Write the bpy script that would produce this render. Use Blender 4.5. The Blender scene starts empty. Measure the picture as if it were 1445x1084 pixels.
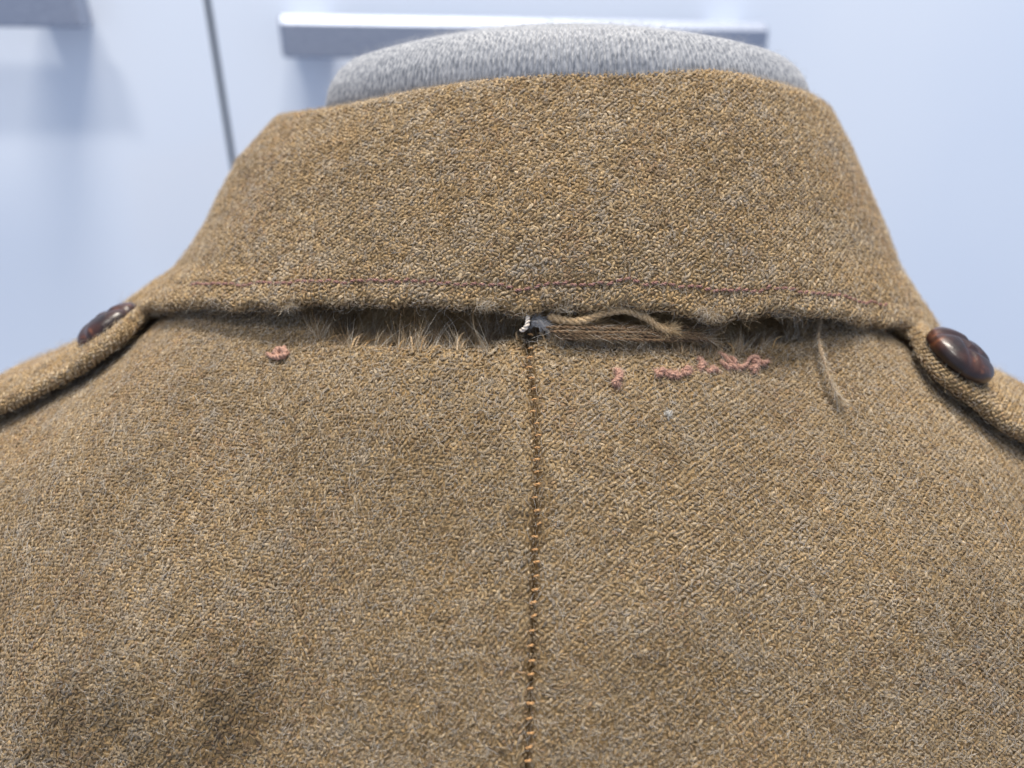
import bpy, math, random
import numpy as np
from mathutils import Matrix, Vector

random.seed(7)
RNG = np.random.default_rng(11)
sc = bpy.context.scene
COL = sc.collection

# ------------------------------------------------------------------ camera
PITCH = math.radians(25.4)
IMG_W, IMG_H, FPX = 1445.0, 1084.0, 1032.0
cam_d = bpy.data.cameras.new('camera')
cam = bpy.data.objects.new('camera', cam_d)
COL.objects.link(cam)
cam.rotation_euler = (math.radians(90) - PITCH, 0, 0)
cam_d.sensor_fit = 'HORIZONTAL'
cam_d.sensor_width = 36.0
cam_d.lens = FPX / IMG_W * 36.0
cam_d.clip_start = 0.005
cam_d.clip_end = 20.0
cam_d.dof.use_dof = True
cam_d.dof.focus_distance = 0.1185
cam_d.dof.aperture_fstop = 11.5
cam_d.dof.aperture_blades = 0
sc.camera = cam

# ------------------------------------------------------------------ light
w = bpy.data.worlds.new('World')
sc.world = w
w.use_nodes = True
bg = w.node_tree.nodes['Background']
bg.inputs['Color'].default_value = (0.64, 0.755, 1.0, 1)
bg.inputs['Strength'].default_value = 0.66


def area(name, loc, target, sx, sy, power, color):
    d = bpy.data.lights.new(name, 'AREA')
    d.shape = 'RECTANGLE'
    d.size, d.size_y = sx, sy
    d.energy = power
    d.color = color
    o = bpy.data.objects.new(name, d)
    COL.objects.link(o)
    o.location = loc
    o.rotation_euler = (Vector(target) - Vector(loc)).to_track_quat('-Z', 'Y').to_euler()
    return o


area('ceiling_lamp', (0.05, 0.29, 1.30), (0.0, 0.15, -0.05), 0.60, 0.16, 33.0, (1.0, 0.92, 0.81))
area('ceiling_lamp', (-0.26, -0.75, 1.9), (0.0, 0.2, -0.05), 0.40, 0.16, 17.0, (1.0, 0.94, 0.86))

sc.view_settings.view_transform = 'Standard'
sc.view_settings.look = 'None'
sc.view_settings.exposure = 0.0
sc.view_settings.gamma = 1.0
sc.cycles.use_denoising = True
sc.cycles.denoiser = 'OPENIMAGEDENOISE'
sc.cycles.denoising_input_passes = 'RGB_ALBEDO_NORMAL'
sc.cycles.denoising_prefilter = 'ACCURATE'
sc.cycles.max_bounces = 6
sc.cycles.diffuse_bounces = 3

# ------------------------------------------------------------------ helpers
CS, SN = math.cos(PITCH), math.sin(PITCH)


def project(P):
    P = np.asarray(P, float)
    d = P[..., 1] * CS - P[..., 2] * SN
    up = P[..., 1] * SN + P[..., 2] * CS
    return IMG_W / 2 + FPX * P[..., 0] / d, IMG_H / 2 - FPX * up / d, d


def at(px, py, d):
    x = (px - IMG_W / 2) / FPX * d
    up = (IMG_H / 2 - py) / FPX * d
    return np.array([x, d * CS + up * SN, -d * SN + up * CS])


def smooth(a, b, x):
    t = np.clip((x - a) / (b - a), 0, 1)
    return t * t * (3 - 2 * t)


def _hash(ix, iy, seed):
    h = (ix.astype(np.int64) * 374761393 + iy.astype(np.int64) * 668265263 + seed * 974711) & 0x7fffffff
    h = ((h ^ (h >> 13)) * 1274126177) & 0x7fffffff
    h = (h ^ (h >> 16)) & 0xffffff
    return h / float(0xffffff)


def vnoise(x, y, seed=0):
    x = np.asarray(x, float); y = np.asarray(y, float)
    ix, iy = np.floor(x), np.floor(y)
    fx, fy = x - ix, y - iy
    fx = fx * fx * (3 - 2 * fx); fy = fy * fy * (3 - 2 * fy)
    a = _hash(ix, iy, seed); b = _hash(ix + 1, iy, seed)
    c = _hash(ix, iy + 1, seed); d = _hash(ix + 1, iy + 1, seed)
    return (a * (1 - fx) + b * fx) * (1 - fy) + (c * (1 - fx) + d * fx) * fy


def fbm(x, y, seed=0, octv=3):
    s, a, n = 0, 0.5, 0
    for k in range(octv):
        s = s + a * vnoise(x * 2 ** k + 17.3 * k, y * 2 ** k - 9.1 * k, seed + k); n += a; a *= 0.5
    return s / n


def link(o, parent=None, kind=None, label=None):
    COL.objects.link(o)
    if parent is not None:
        o.parent = parent
        o.matrix_parent_inverse = parent.matrix_basis.inverted()
    if kind: o['kind'] = kind
    if label: o['label'] = label
    return o


def thing(name, loc, label, cat):
    o = bpy.data.objects.new(name, None)
    o.empty_display_size = 0.02
    COL.objects.link(o)
    o.location = loc
    o.matrix_basis = Matrix.Translation(Vector(loc))
    o['label'] = label; o['category'] = cat
    return o


def mesh_np(name, verts, quads, mat, smooth_shade=True, attrs=None):
    """fast mesh from numpy arrays; quads (n,4)"""
    me = bpy.data.meshes.new(name)
    verts = np.ascontiguousarray(verts, np.float32); quads = np.ascontiguousarray(quads, np.int32)
    me.vertices.add(len(verts)); me.vertices.foreach_set('co', verts.ravel())
    n = len(quads)
    me.loops.add(n * 4); me.loops.foreach_set('vertex_index', quads.ravel())
    me.polygons.add(n)
    me.polygons.foreach_set('loop_start', np.arange(0, n * 4, 4, dtype=np.int32))
    if smooth_shade:
        me.polygons.foreach_set('use_smooth', np.ones(n, bool))
    for an, (typ, arr) in (attrs or {}).items():
        a = me.attributes.new(an, typ, 'POINT')
        a.data.foreach_set('color' if typ == 'FLOAT_COLOR' else 'vector', np.ascontiguousarray(arr, np.float32).ravel())
    me.update(calc_edges=True)
    me.validate()
    me.materials.append(mat)
    return me


def grid_quads(nu, nv, wrap_v=False):
    i = np.arange(nu - 1)[:, None]; j = np.arange(nv if wrap_v else nv - 1)[None, :]
    j1 = (j + 1) % nv
    return np.stack([i * nv + j, (i + 1) * nv + j, (i + 1) * nv + j1, i * nv + j1], -1).reshape(-1, 4)


def poly_mesh(name, verts, faces, mat, smooth_shade=False):
    me = bpy.data.meshes.new(name)
    me.from_pydata([tuple(v) for v in verts], [], faces)
    if smooth_shade:
        for p in me.polygons: p.use_smooth = True
    me.materials.append(mat)
    return me


def curve_points(pts, n):
    """Catmull-Rom through pts"""
    pts = np.asarray(pts, float)
    P = np.vstack([2 * pts[0] - pts[1], pts, 2 * pts[-1] - pts[-2]])
    t = np.linspace(0, len(pts) - 1 - 1e-9, n)
    k = t.astype(int); f = (t - k)[:, None]
    p0, p1, p2, p3 = P[k], P[k + 1], P[k + 2], P[k + 3]
    return 0.5 * (2 * p1 + (p2 - p0) * f + (2 * p0 - 5 * p1 + 4 * p2 - p3) * f ** 2 + (3 * p1 - p0 - 3 * p2 + p3) * f ** 3)


def frames(C):
    T = np.gradient(C, axis=0); T /= np.linalg.norm(T, axis=1)[:, None] + 1e-12
    ref = np.array([0.13, -0.8, 0.6])
    A = np.cross(T, ref); A /= np.linalg.norm(A, axis=1)[:, None] + 1e-12
    return T, A, np.cross(T, A)


def tube_arrays(C, r, nseg=8):
    C = np.asarray(C, float); n = len(C)
    r = np.broadcast_to(r, (n,)).astype(float)
    T, A, B = frames(C)
    th = np.linspace(0, 2 * np.pi, nseg, endpoint=False)
    V = C[:, None, :] + r[:, None, None] * (np.cos(th)[None, :, None] * A[:, None, :] + np.sin(th)[None, :, None] * B[:, None, :])
    return V.reshape(-1, 3), grid_quads(n, nseg, True)


def ply_arrays(C, r, plies=2, pitch=0.0016, nseg=7, taper=True):
    """twisted yarn: several plies winding round the path"""
    C = np.asarray(C, float); n = len(C)
    T, A, B = frames(C)
    L = np.concatenate([[0], np.cumsum(np.linalg.norm(np.diff(C, axis=0), axis=1))])
    r = np.broadcast_to(r, (n,)).astype(float).copy()
    if taper:
        e = np.minimum(np.arange(n), np.arange(n)[::-1]); r *= np.clip(0.35 + 0.3 * e, 0, 1)
    VV, QQ, off = [], [], 0
    for k in range(plies):
        ph = 2 * np.pi * (L / pitch + k / plies)
        Ck = C + (0.5 * r)[:, None] * (np.cos(ph)[:, None] * A + np.sin(ph)[:, None] * B)
        V, Q = tube_arrays(Ck, 0.58 * r, nseg)
        VV.append(V); QQ.append(Q + off); off += len(V)
    return np.vstack(VV), np.vstack(QQ)


def hair(name, strands, radius, mat, parent, tip=0.35):
    """strands (n,k,3) -> one hair curves object"""
    S = np.asarray(strands, np.float32); n, k, _ = S.shape
    c = bpy.data.hair_curves.new(name)
    c.add_curves([k] * n)
    c.attributes['position'].data.foreach_set('vector', S.ravel()) if 'position' in c.attributes else c.points.foreach_set('position', S.ravel())
    ra = c.attributes.get('radius') or c.attributes.new('radius', 'FLOAT', 'POINT')
    rr = np.linspace(1, tip, k)[None, :] * np.broadcast_to(np.asarray(radius, float).reshape(-1, 1), (n, 1))
    ra.data.foreach_set('value', rr.astype(np.float32).ravel())
    c.materials.append(mat)
    o = bpy.data.objects.new(name, c)
    return link(o, parent, 'stuff')


# ------------------------------------------------------------------ materials
def new_mat(name):
    m = bpy.data.materials.new(name); m.use_nodes = True
    nt = m.node_tree; b = nt.nodes['Principled BSDF']
    return m, nt, b


def N(nt, typ, **kw):
    n = nt.nodes.new(typ)
    for k, v in kw.items():
        setattr(n, k, v)
    return n


def ramp(nt, stops):
    r = N(nt, 'ShaderNodeValToRGB')
    e = r.color_ramp.elements
    e[0].position, e[0].color = stops[0][0], (*stops[0][1], 1)
    e[1].position, e[1].color = stops[-1][0], (*stops[-1][1], 1)
    for p, c in stops[1:-1]:
        x = e.new(p); x.color = (*c, 1)
    return r


def mat_yarn():
    """spun wool: colour of each yarn from the mesh, fibre streaks wound along it"""
    m, nt, b = new_mat('wool_yarn')
    col = N(nt, 'ShaderNodeAttribute', attribute_name='yarn_colour')
    uv = N(nt, 'ShaderNodeAttribute', attribute_name='yarn_uv')
    mp = N(nt, 'ShaderNodeMapping'); mp.inputs['Rotation'].default_value = (0, 0, math.radians(24))
    mp2 = N(nt, 'ShaderNodeMapping'); mp2.inputs['Scale'].default_value = (1.1, 4.2, 1.0)
    nz = N(nt, 'ShaderNodeTexNoise'); nz.inputs['Scale'].default_value = 1.0; nz.inputs['Detail'].default_value = 3.0
    nt.links.new(uv.outputs['Vector'], mp.inputs['Vector']); nt.links.new(mp.outputs['Vector'], mp2.inputs['Vector'])
    nt.links.new(mp2.outputs['Vector'], nz.inputs['Vector'])
    rp = ramp(nt, [(0.32, (0.20, 0.18, 0.16)), (0.5, (0.95, 0.93, 0.9)), (0.68, (1.85, 1.82, 1.78))])
    nt.links.new(nz.outputs['Fac'], rp.inputs['Fac'])
    mx = N(nt, 'ShaderNodeMix', data_type='RGBA', blend_type='MULTIPLY'); mx.inputs['Factor'].default_value = 0.85
    nt.links.new(col.outputs['Color'], mx.inputs['A']); nt.links.new(rp.outputs['Color'], mx.inputs['B'])
    nt.links.new(mx.outputs['Result'], b.inputs['Base Color'])
    bp = N(nt, 'ShaderNodeBump'); bp.inputs['Strength'].default_value = 0.7; bp.inputs['Distance'].default_value = 0.00012
    nt.links.new(nz.outputs['Fac'], bp.inputs['Height']); nt.links.new(bp.outputs['Normal'], b.inputs['Normal'])
    b.inputs['Roughness'].default_value = 0.72
    b.inputs['Specular IOR Level'].default_value = 0.25
    b.inputs['Sheen Weight'].default_value = 0.12
    b.inputs['Sheen Roughness'].default_value = 0.5
    return m


def mat_wool_base(name='wool_ground', k=1.0):
    m, nt, b = new_mat(name)
    tc = N(nt, 'ShaderNodeTexCoord')
    n1 = N(nt, 'ShaderNodeTexNoise'); n1.inputs['Scale'].default_value = 1500; n1.inputs['Detail'].default_value = 2
    n2 = N(nt, 'ShaderNodeTexNoise'); n2.inputs['Scale'].default_value = 220; n2.inputs['Detail'].default_value = 3
    nt.links.new(tc.outputs['Object'], n1.inputs['Vector']); nt.links.new(tc.outputs['Object'], n2.inputs['Vector'])
    r1 = ramp(nt, [(0.3, (0.12 * k, 0.075 * k, 0.035 * k)), (0.5, (0.27 * k, 0.18 * k, 0.085 * k)), (0.72, (0.42 * k, 0.32 * k, 0.19 * k))])
    ad = N(nt, 'ShaderNodeMath', operation='MULTIPLY_ADD'); ad.inputs[1].default_value = 0.5
    nt.links.new(n2.outputs['Fac'], ad.inputs[0])
    h = N(nt, 'ShaderNodeMath', operation='MULTIPLY'); h.inputs[1].default_value = 0.5
    nt.links.new(n1.outputs['Fac'], h.inputs[0]); nt.links.new(h.outputs[0], ad.inputs[2])
    nt.links.new(ad.outputs[0], r1.inputs['Fac'])
    nt.links.new(r1.outputs['Color'], b.inputs['Base Color'])
    bp = N(nt, 'ShaderNodeBump'); bp.inputs['Strength'].default_value = 0.8; bp.inputs['Distance'].default_value = 0.0003
    nt.links.new(n1.outputs['Fac'], bp.inputs['Height']); nt.links.new(bp.outputs['Normal'], b.inputs['Normal'])
    b.inputs['Roughness'].default_value = 0.9; b.inputs['Specular IOR Level'].default_value = 0.1
    return m


def mat_fibre(name, stops, rough=0.55):
    m, nt, b = new_mat(name)
    ci = N(nt, 'ShaderNodeHairInfo')
    rp = ramp(nt, stops)
    nt.links.new(ci.outputs['Random'], rp.inputs['Fac'])
    nt.links.new(rp.outputs['Color'], b.inputs['Base Color'])
    b.inputs['Roughness'].default_value = rough
    b.inputs['Specular IOR Level'].default_value = 0.3
    return m


def mat_thread(name, c0, c1, scale=2500, rough=0.6):
    m, nt, b = new_mat(name)
    tc = N(nt, 'ShaderNodeTexCoord')
    nz = N(nt, 'ShaderNodeTexNoise'); nz.inputs['Scale'].default_value = scale; nz.inputs['Detail'].default_value = 2
    nt.links.new(tc.outputs['Object'], nz.inputs['Vector'])
    rp = ramp(nt, [(0.3, c0), (0.7, c1)])
    nt.links.new(nz.outputs['Fac'], rp.inputs['Fac']); nt.links.new(rp.outputs['Color'], b.inputs['Base Color'])
    bp = N(nt, 'ShaderNodeBump'); bp.inputs['Strength'].default_value = 0.6; bp.inputs['Distance'].default_value = 0.0001
    nt.links.new(nz.outputs['Fac'], bp.inputs['Height']); nt.links.new(bp.outputs['Normal'], b.inputs['Normal'])
    b.inputs['Roughness'].default_value = rough; b.inputs['Sheen Weight'].default_value = 0.1
    b.inputs['Specular IOR Level'].default_value = 0.25
    return m


M_YARN = mat_yarn()
M_BASE = mat_wool_base()
M_LINING = mat_wool_base('torn_seam_wool', 0.5)
M_FUZZ = mat_fibre('wool_fibre', [(0.0, (0.16, 0.10, 0.05)), (0.35, (0.42, 0.31, 0.17)), (0.7, (0.52, 0.45, 0.34)), (1.0, (0.62, 0.60, 0.57))])
M_FRINGE = mat_fibre('frayed_fibre', [(0.0, (0.08, 0.048, 0.024)), (0.5, (0.27, 0.18, 0.09)), (0.8, (0.40, 0.32, 0.21)), (1.0, (0.70, 0.66, 0.58))])
M_CORDF = mat_fibre('cord_fibre', [(0.0, (0.26, 0.16, 0.07)), (0.5, (0.55, 0.38, 0.19)), (1.0, (0.70, 0.56, 0.36))])
M_PINK = mat_thread('pink_thread', (0.25, 0.13, 0.09), (0.46, 0.275, 0.20))
M_MAUVE = mat_thread('faded_red_thread', (0.16, 0.075, 0.062), (0.38, 0.205, 0.165))
M_ORANGE = mat_thread('ochre_thread', (0.34, 0.17, 0.065), (0.62, 0.38, 0.17))
M_CREAM = mat_thread('cream_thread', (0.50, 0.42, 0.34), (0.80, 0.74, 0.66))
M_BROWN = mat_thread('brown_thread', (0.05, 0.03, 0.016), (0.20, 0.12, 0.06))
M_TAN = mat_thread('tan_cord', (0.22, 0.13, 0.055), (0.52, 0.35, 0.16))
M_TUFT = mat_thread('grey_lining', (0.24, 0.22, 0.20), (0.52, 0.49, 0.46))
M_CORD = mat_thread('tan_seam_cord', (0.30, 0.195, 0.095), (0.62, 0.45, 0.26), 3500)
M_WISP = mat_thread('brown_tan_yarn', (0.17, 0.115, 0.065), (0.46, 0.35, 0.23))
M_LOOSE = mat_thread('faded_tan_yarn', (0.28, 0.20, 0.12), (0.62, 0.50, 0.36))
M_LINT = mat_fibre('white_lint', [(0.0, (0.55, 0.54, 0.5)), (1.0, (0.75, 0.74, 0.7))])
M_PINKF = mat_fibre('pink_fibre', [(0.0, (0.42, 0.22, 0.17)), (1.0, (0.72, 0.48, 0.40))])
M_JERF = mat_fibre('jersey_fibre', [(0.0, (0.30, 0.31, 0.33)), (0.5, (0.50, 0.51, 0.53)), (1.0, (0.72, 0.72, 0.72))])


# ------------------------------------------------------------------ surfaces sampled on regular grids
class Surf:
    def __init__(s, u, v, P):
        s.u, s.v, s.P = u, v, P
        s.du, s.dv = u[1] - u[0], v[1] - v[0]
        Tu = np.gradient(P, s.du, axis=0); Tv = np.gradient(P, s.dv, axis=1)
        Tu /= np.linalg.norm(Tu, axis=-1, keepdims=True) + 1e-12
        Tv /= np.linalg.norm(Tv, axis=-1, keepdims=True) + 1e-12
        Nn = np.cross(Tv, Tu); Nn /= np.linalg.norm(Nn, axis=-1, keepdims=True) + 1e-12
        s.Tu, s.Tv, s.Nn = Tu, Tv, Nn

    def _bil(s, A, u, v):
        x = np.clip((u - s.u[0]) / s.du, 0, len(s.u) - 1.001); y = np.clip((v - s.v[0]) / s.dv, 0, len(s.v) - 1.001)
        i, j = x.astype(int), y.astype(int); fx, fy = (x - i)[..., None], (y - j)[..., None]
        return (A[i, j] * (1 - fx) + A[i + 1, j] * fx) * (1 - fy) + (A[i, j + 1] * (1 - fx) + A[i + 1, j + 1] * fx) * fy

    def pos(s, u, v): return s._bil(s.P, np.asarray(u, float), np.asarray(v, float))
    def nrm(s, u, v): return s._bil(s.Nn, np.asarray(u, float), np.asarray(v, float))
    def tu(s, u, v): return s._bil(s.Tu, np.asarray(u, float), np.asarray(v, float))
    def tv(s, u, v): return s._bil(s.Tv, np.asarray(u, float), np.asarray(v, float))

    def at_px(s, px, py):
        """surface parameters seen in this direction, nearest front-facing sheet"""
        if not hasattr(s, 'pp'):
            s.pp = project(s.P)
            s.ff = (s.Nn * s.P).sum(-1) < 0
        X, Y, D = s.pp
        e = (X - px) ** 2 + (Y - py) ** 2 + np.where(s.ff, 0, 1e9)
        k = np.unravel_index(np.argmin(e), e.shape)
        u, v = s.u[k[0]], s.v[k[1]]
        for _ in range(4):
            h = 2e-4
            x0, y0, _d = project(s.pos(u, v)); x1, y1, _d = project(s.pos(u + h, v)); x2, y2, _d = project(s.pos(u, v + h))
            J = np.array([[x1 - x0, x2 - x0], [y1 - y0, y2 - y0]]) / h
            try: st = np.linalg.solve(J, [px - x0, py - y0])
            except np.linalg.LinAlgError: break
            st = np.clip(st, -0.004, 0.004); u += st[0]; v += st[1]
        return float(u), float(v)

    def obj(s, name, mat, parent, iu=None, flip=False, label=None, step=1):
        P = s.P if iu is None else s.P[iu[0]:iu[1]]
        P = P[:, sorted(set(list(range(0, P.shape[1], step)) + [P.shape[1] - 1]))]
        q = grid_quads(P.shape[0], P.shape[1])
        if flip: q = q[:, ::-1]
        o = bpy.data.objects.new(name, mesh_np(name, P.reshape(-1, 3), q, mat))
        return link(o, parent, label=label)


PALETTE = np.array([[0.328, 0.232, 0.117], [0.315, 0.204, 0.088], [0.140, 0.093, 0.051], [0.330, 0.268, 0.192],
                    [0.205, 0.192, 0.176], [0.500, 0.408, 0.280], [0.235, 0.138, 0.070]])


def yarn_colours(u, v, seed):
    n = len(u); q = 1000.0
    a = fbm(u * q / 7, v * q / 7, seed, 3); b = fbm(u * q / 4.5, v * q / 4.5, seed + 9, 3); c = fbm(u * q / 16, v * q / 16, seed + 19, 2)
    wts = np.stack([0.46 + 0 * a, 0.10 + 0.55 * smooth(0.52, 0.75, a), 0.10 + 0.42 * smooth(0.52, 0.8, 1 - b),
                    0.10 + 0.60 * smooth(0.52, 0.75, b), 0.02 + 0.28 * smooth(0.55, 0.78, b) * smooth(.45, .6, c),
                    0.05 + 0.05 * b, 0.03 + 0.25 * smooth(0.58, 0.8, c)], 1)
    wts /= wts.sum(1, keepdims=True)
    k = (np.cumsum(wts, 1) < RNG.random((n, 1))).sum(1).clip(0, len(PALETTE) - 1)
    col = PALETTE[k]
    mean = wts @ PALETTE
    col = col * 0.50 + mean * 0.50
    return col * (0.80 + 0.38 * RNG.random((n, 1)))


NS, NR = 5, 4


def weave(name, surf, u0, u1, v0, v1, cell, parent, seed, mask=None, ang=0.0, lift=0.0, rough=None, mir=-1, shade_and_wear=None):
    """2/2 twill: every yarn float is a small raised lozenge standing out of the cloth"""
    ca, sa = math.cos(ang), math.sin(ang)
    R = max(abs(u0), abs(u1), abs(v0), abs(v1)) * 1.5
    n = int(2 * R / cell)
    I, J = np.meshgrid(np.arange(-n // 2, n // 2), np.arange(-n // 2, n // 2), indexing='ij')
    I, J = I.ravel(), J.ravel()
    ph = (I - mir * J) % 4
    wa = ph == 0; we = ph == 2
    A = np.concatenate([I[wa], I[we] + 0.5 * 1]).astype(float) * cell
    B = np.concatenate([J[wa] - 0.5 * mir, J[we]]).astype(float) * cell
    isw = np.concatenate([np.ones(wa.sum(), bool), np.zeros(we.sum(), bool)])
    u = A * ca - B * sa; v = A * sa + B * ca
    # the cloth is never perfectly regular
    u = u + (fbm(u * 260, v * 260, seed + 31, 2) - .5) * cell * 1.6; v = v + (fbm(u * 260, v * 260, seed + 37, 2) - .5) * cell * 1.6
    k = (u > u0) & (u < u1) & (v > v0) & (v < v1)
    u, v, isw = u[k], v[k], isw[k]
    P = surf.pos(u, v); X, Y, D = project(P); Nn = surf.nrm(u, v)
    f = -(Nn * P).sum(1) / np.linalg.norm(P, axis=1)
    k = (X > -90) & (X < 1535) & (Y > -90) & (Y < 1180) & (f > -0.25) & (D > 0.03)
    if mask is not None: k &= mask(u, v, X, Y)
    u, v, isw, P, Nn, X, Y = u[k], v[k], isw[k], P[k], Nn[k], X[k], Y[k]
    m = len(u)
    Tu, Tv = surf.tu(u, v), surf.tv(u, v)
    Tv = np.cross(Nn, Tu) * np.sign((np.cross(Nn, Tu) * Tv).sum(1))[:, None]
    ro = np.full(m, 1.0) if rough is None else rough(X, Y)
    th = np.where(isw, math.pi / 2 - 0.20 * mir, 0.10 * mir) + ang + RNG.normal(0, 0.22, m) * ro
    du = np.cos(th)[:, None] * Tu + np.sin(th)[:, None] * Tv
    dw = -np.sin(th)[:, None] * Tu + np.cos(th)[:, None] * Tv
    L = cell * np.where(isw, 1.16, 1.02) * (1 + RNG.normal(0, 0.14, m) * ro)
    W = cell * np.where(isw, 0.475, 0.455) * (1 + RNG.normal(0, 0.14, m) * ro)
    H = cell * np.where(isw, 0.86, 0.70) * (1 + RNG.normal(0, 0.20, m) * ro)
    P = P + Nn * (lift + 0.78 * cell + RNG.normal(0, 0.07, m) * cell * ro)[:, None] + Tu * (RNG.normal(0, 0.11, m) * cell * ro)[:, None] + Tv * (RNG.normal(0, 0.11, m) * cell * ro)[:, None]
    s = np.linspace(-1, 1, NS)[:, None]; t = np.linspace(-1.25, 1.25, NR)[None, :]
    prof = np.sqrt(np.clip(1 - 0.86 * s ** 2, 0, 1))            # lozenge outline
    al = (s + 0 * t).ravel(); ac = (np.sin(t) * prof + 0.10 * s).ravel(); hh = ((np.cos(t) * 0.75 + 0.45) * (1 - 0.80 * s ** 2) - 1.0).ravel()
    V = P[:, None, :] + (L[:, None] * al)[..., None] * du[:, None, :] + (W[:, None] * ac)[..., None] * dw[:, None, :] + (H[:, None] * hh)[..., None] * Nn[:, None, :]
    V = V + RNG.normal(0, 0.062 * cell, V.shape)
    q0 = grid_quads(NS, NR)
    Q = (np.arange(m) * NS * NR)[:, None, None] + q0[None]
    c = yarn_colours(u, v, seed)
    if shade_and_wear is not None: c = c * shade_and_wear(u, v)[:, None]
    C = np.concatenate([np.repeat(c[:, None, :], NS * NR, 1), np.ones((m, NS * NR, 1))], 2)
    uvw = np.stack([np.broadcast_to(al * 1.0, (m, NS * NR)) + RNG.random((m, 1)) * 90, np.broadcast_to((t + 0 * s).ravel() * 0.5, (m, NS * NR)) + RNG.random((m, 1)) * 90,
                    np.broadcast_to(RNG.random((m, 1)) * 50, (m, NS * NR))], -1)
    me = mesh_np(name, V.reshape(-1, 3), Q.reshape(-1, 4), M_YARN, True,
                 {'yarn_colour': ('FLOAT_COLOR', C.reshape(-1, 4)), 'yarn_uv': ('FLOAT_VECTOR', uvw.reshape(-1, 3))})
    o = bpy.data.objects.new(name, me)
    print('WEAVE', name, m)
    return link(o, parent, 'stuff')


def fuzz(name, surf, n, u0, u1, v0, v1, parent, mat=None, lmin=0.0008, lmax=0.0026, lift=0.0006, radius=1.5e-5, mask=None, stand=0.25, k=6):
    u = RNG.uniform(u0, u1, n * 3); v = RNG.uniform(v0, v1, n * 3)
    P = surf.pos(u, v); X, Y, D = project(P)
    keep = (X > -60) & (X < 1505) & (Y > -60) & (Y < 1150)
    if mask is not None: keep &= mask(u, v, X, Y)
    u, v, P = u[keep][:n], v[keep][:n], P[keep][:n]
    m = len(u); Nn = surf.nrm(u, v); Tu, Tv = surf.tu(u, v), surf.tv(u, v)
    L = RNG.uniform(lmin, lmax, m); a = RNG.uniform(0, 2 * np.pi, m); da = RNG.normal(0, 1.3, m)
    st = np.abs(RNG.normal(0, stand, m))
    pts = [P + Nn * lift]
    for j in range(1, k):
        f = j / (k - 1)
        an = a + da * f
        d = np.cos(an)[:, None] * Tu + np.sin(an)[:, None] * Tv + Nn * (st * (1.2 - 1.5 * f))[:, None]
        pts.append(pts[-1] + d * (L / (k - 1))[:, None])
    return hair(name, np.stack(pts, 1), np.full(m, radius), mat or M_FUZZ, parent)


# =================================================================== cabinet behind
cab = thing('cabinet', tuple(at(722, 60, 0.44) + np.array([0, 0, -0.35])), 'glossy white cabinet with brushed metal bar handles behind the jacket', 'cabinet')


def mat_gloss():
    m, nt, b = new_mat('white_gloss_lacquer')
    tc = N(nt, 'ShaderNodeTexCoord')
    nz = N(nt, 'ShaderNodeTexNoise'); nz.inputs['Scale'].default_value = 6; nz.inputs['Detail'].default_value = 2
    nt.links.new(tc.outputs['Object'], nz.inputs['Vector'])
    rp = ramp(nt, [(0.3, (0.80, 0.87, 0.97)), (0.7, (0.84, 0.90, 0.98))])
    nt.links.new(nz.outputs['Fac'], rp.inputs['Fac']); nt.links.new(rp.outputs['Color'], b.inputs['Base Color'])
    b.inputs['Roughness'].default_value = 0.16; b.inputs['Coat Weight'].default_value = 0.3; b.inputs['Coat Roughness'].default_value = 0.08
    return m


def mat_metal():
    m, nt, b = new_mat('brushed_metal')
    tc = N(nt, 'ShaderNodeTexCoord'); mp = N(nt, 'ShaderNodeMapping'); mp.inputs['Scale'].default_value = (20, 1500, 1500)
    nz = N(nt, 'ShaderNodeTexNoise'); nz.inputs['Scale'].default_value = 1.0
    nt.links.new(tc.outputs['Object'], mp.inputs['Vector']); nt.links.new(mp.outputs['Vector'], nz.inputs['Vector'])
    rp = ramp(nt, [(0.3, (0.32, 0.36, 0.45)), (0.7, (0.44, 0.48, 0.57))])
    nt.links.new(nz.outputs['Fac'], rp.inputs['Fac']); nt.links.new(rp.outputs['Color'], b.inputs['Base Color'])
    b.inputs['Metallic'].default_value = 1.0; b.inputs['Roughness'].default_value = 0.62
    return m


M_DOOR, M_METAL = mat_gloss(), mat_metal()
M_GAP, _nt, _b = new_mat('cabinet_carcass'); _b.inputs['Base Color'].default_value = (0.16, 0.19, 0.22, 1); _b.inputs['Roughness'].default_value = 0.6
YAW = math.radians(11.0)
WX = np.array([math.cos(YAW), math.sin(YAW), 0.0]); WN = np.array([math.sin(YAW), -math.cos(YAW), 0.0])
WORG = at(300, 60, 0.405)          # a point on the door plane by the gap


def box_mesh(name, x0, x1, y0, y1, z0, z1, mat, bev=0.0012):
    """wall-aligned box, x along the wall, y out of the wall, z up, with softened edges"""
    import bmesh
    bm = bmesh.new(); bmesh.ops.create_cube(bm, size=1.0)
    for vt in bm.verts:
        vt.co = Vector(((x0 + x1) / 2 + vt.co.x * (x1 - x0), (y0 + y1) / 2 + vt.co.y * (y1 - y0), (z0 + z1) / 2 + vt.co.z * (z1 - z0)))
    if bev: bmesh.ops.bevel(bm, geom=bm.edges[:], offset=bev, segments=2, affect='EDGES', profile=0.5)
    me = bpy.data.meshes.new(name)
    for vt in bm.verts:
        p = WORG + WX * vt.co.x + WN * vt.co.y + np.array([0, 0, vt.co.z]); vt.co = Vector(p)
    bmesh.ops.recalc_face_normals(bm, faces=bm.faces[:])
    bm.to_mesh(me); bm.free(); me.materials.append(mat)
    return me


def hit_wall(px, py, out=0.0):
    """wall coordinates (x along, z) where this direction meets the plane at 'out' in front of the doors"""
    r = at(px, py, 1.0); o = WORG + WN * out
    t = (o @ WN) / (r @ WN); p = r * t - o
    return p @ WX, p[2]


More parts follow.
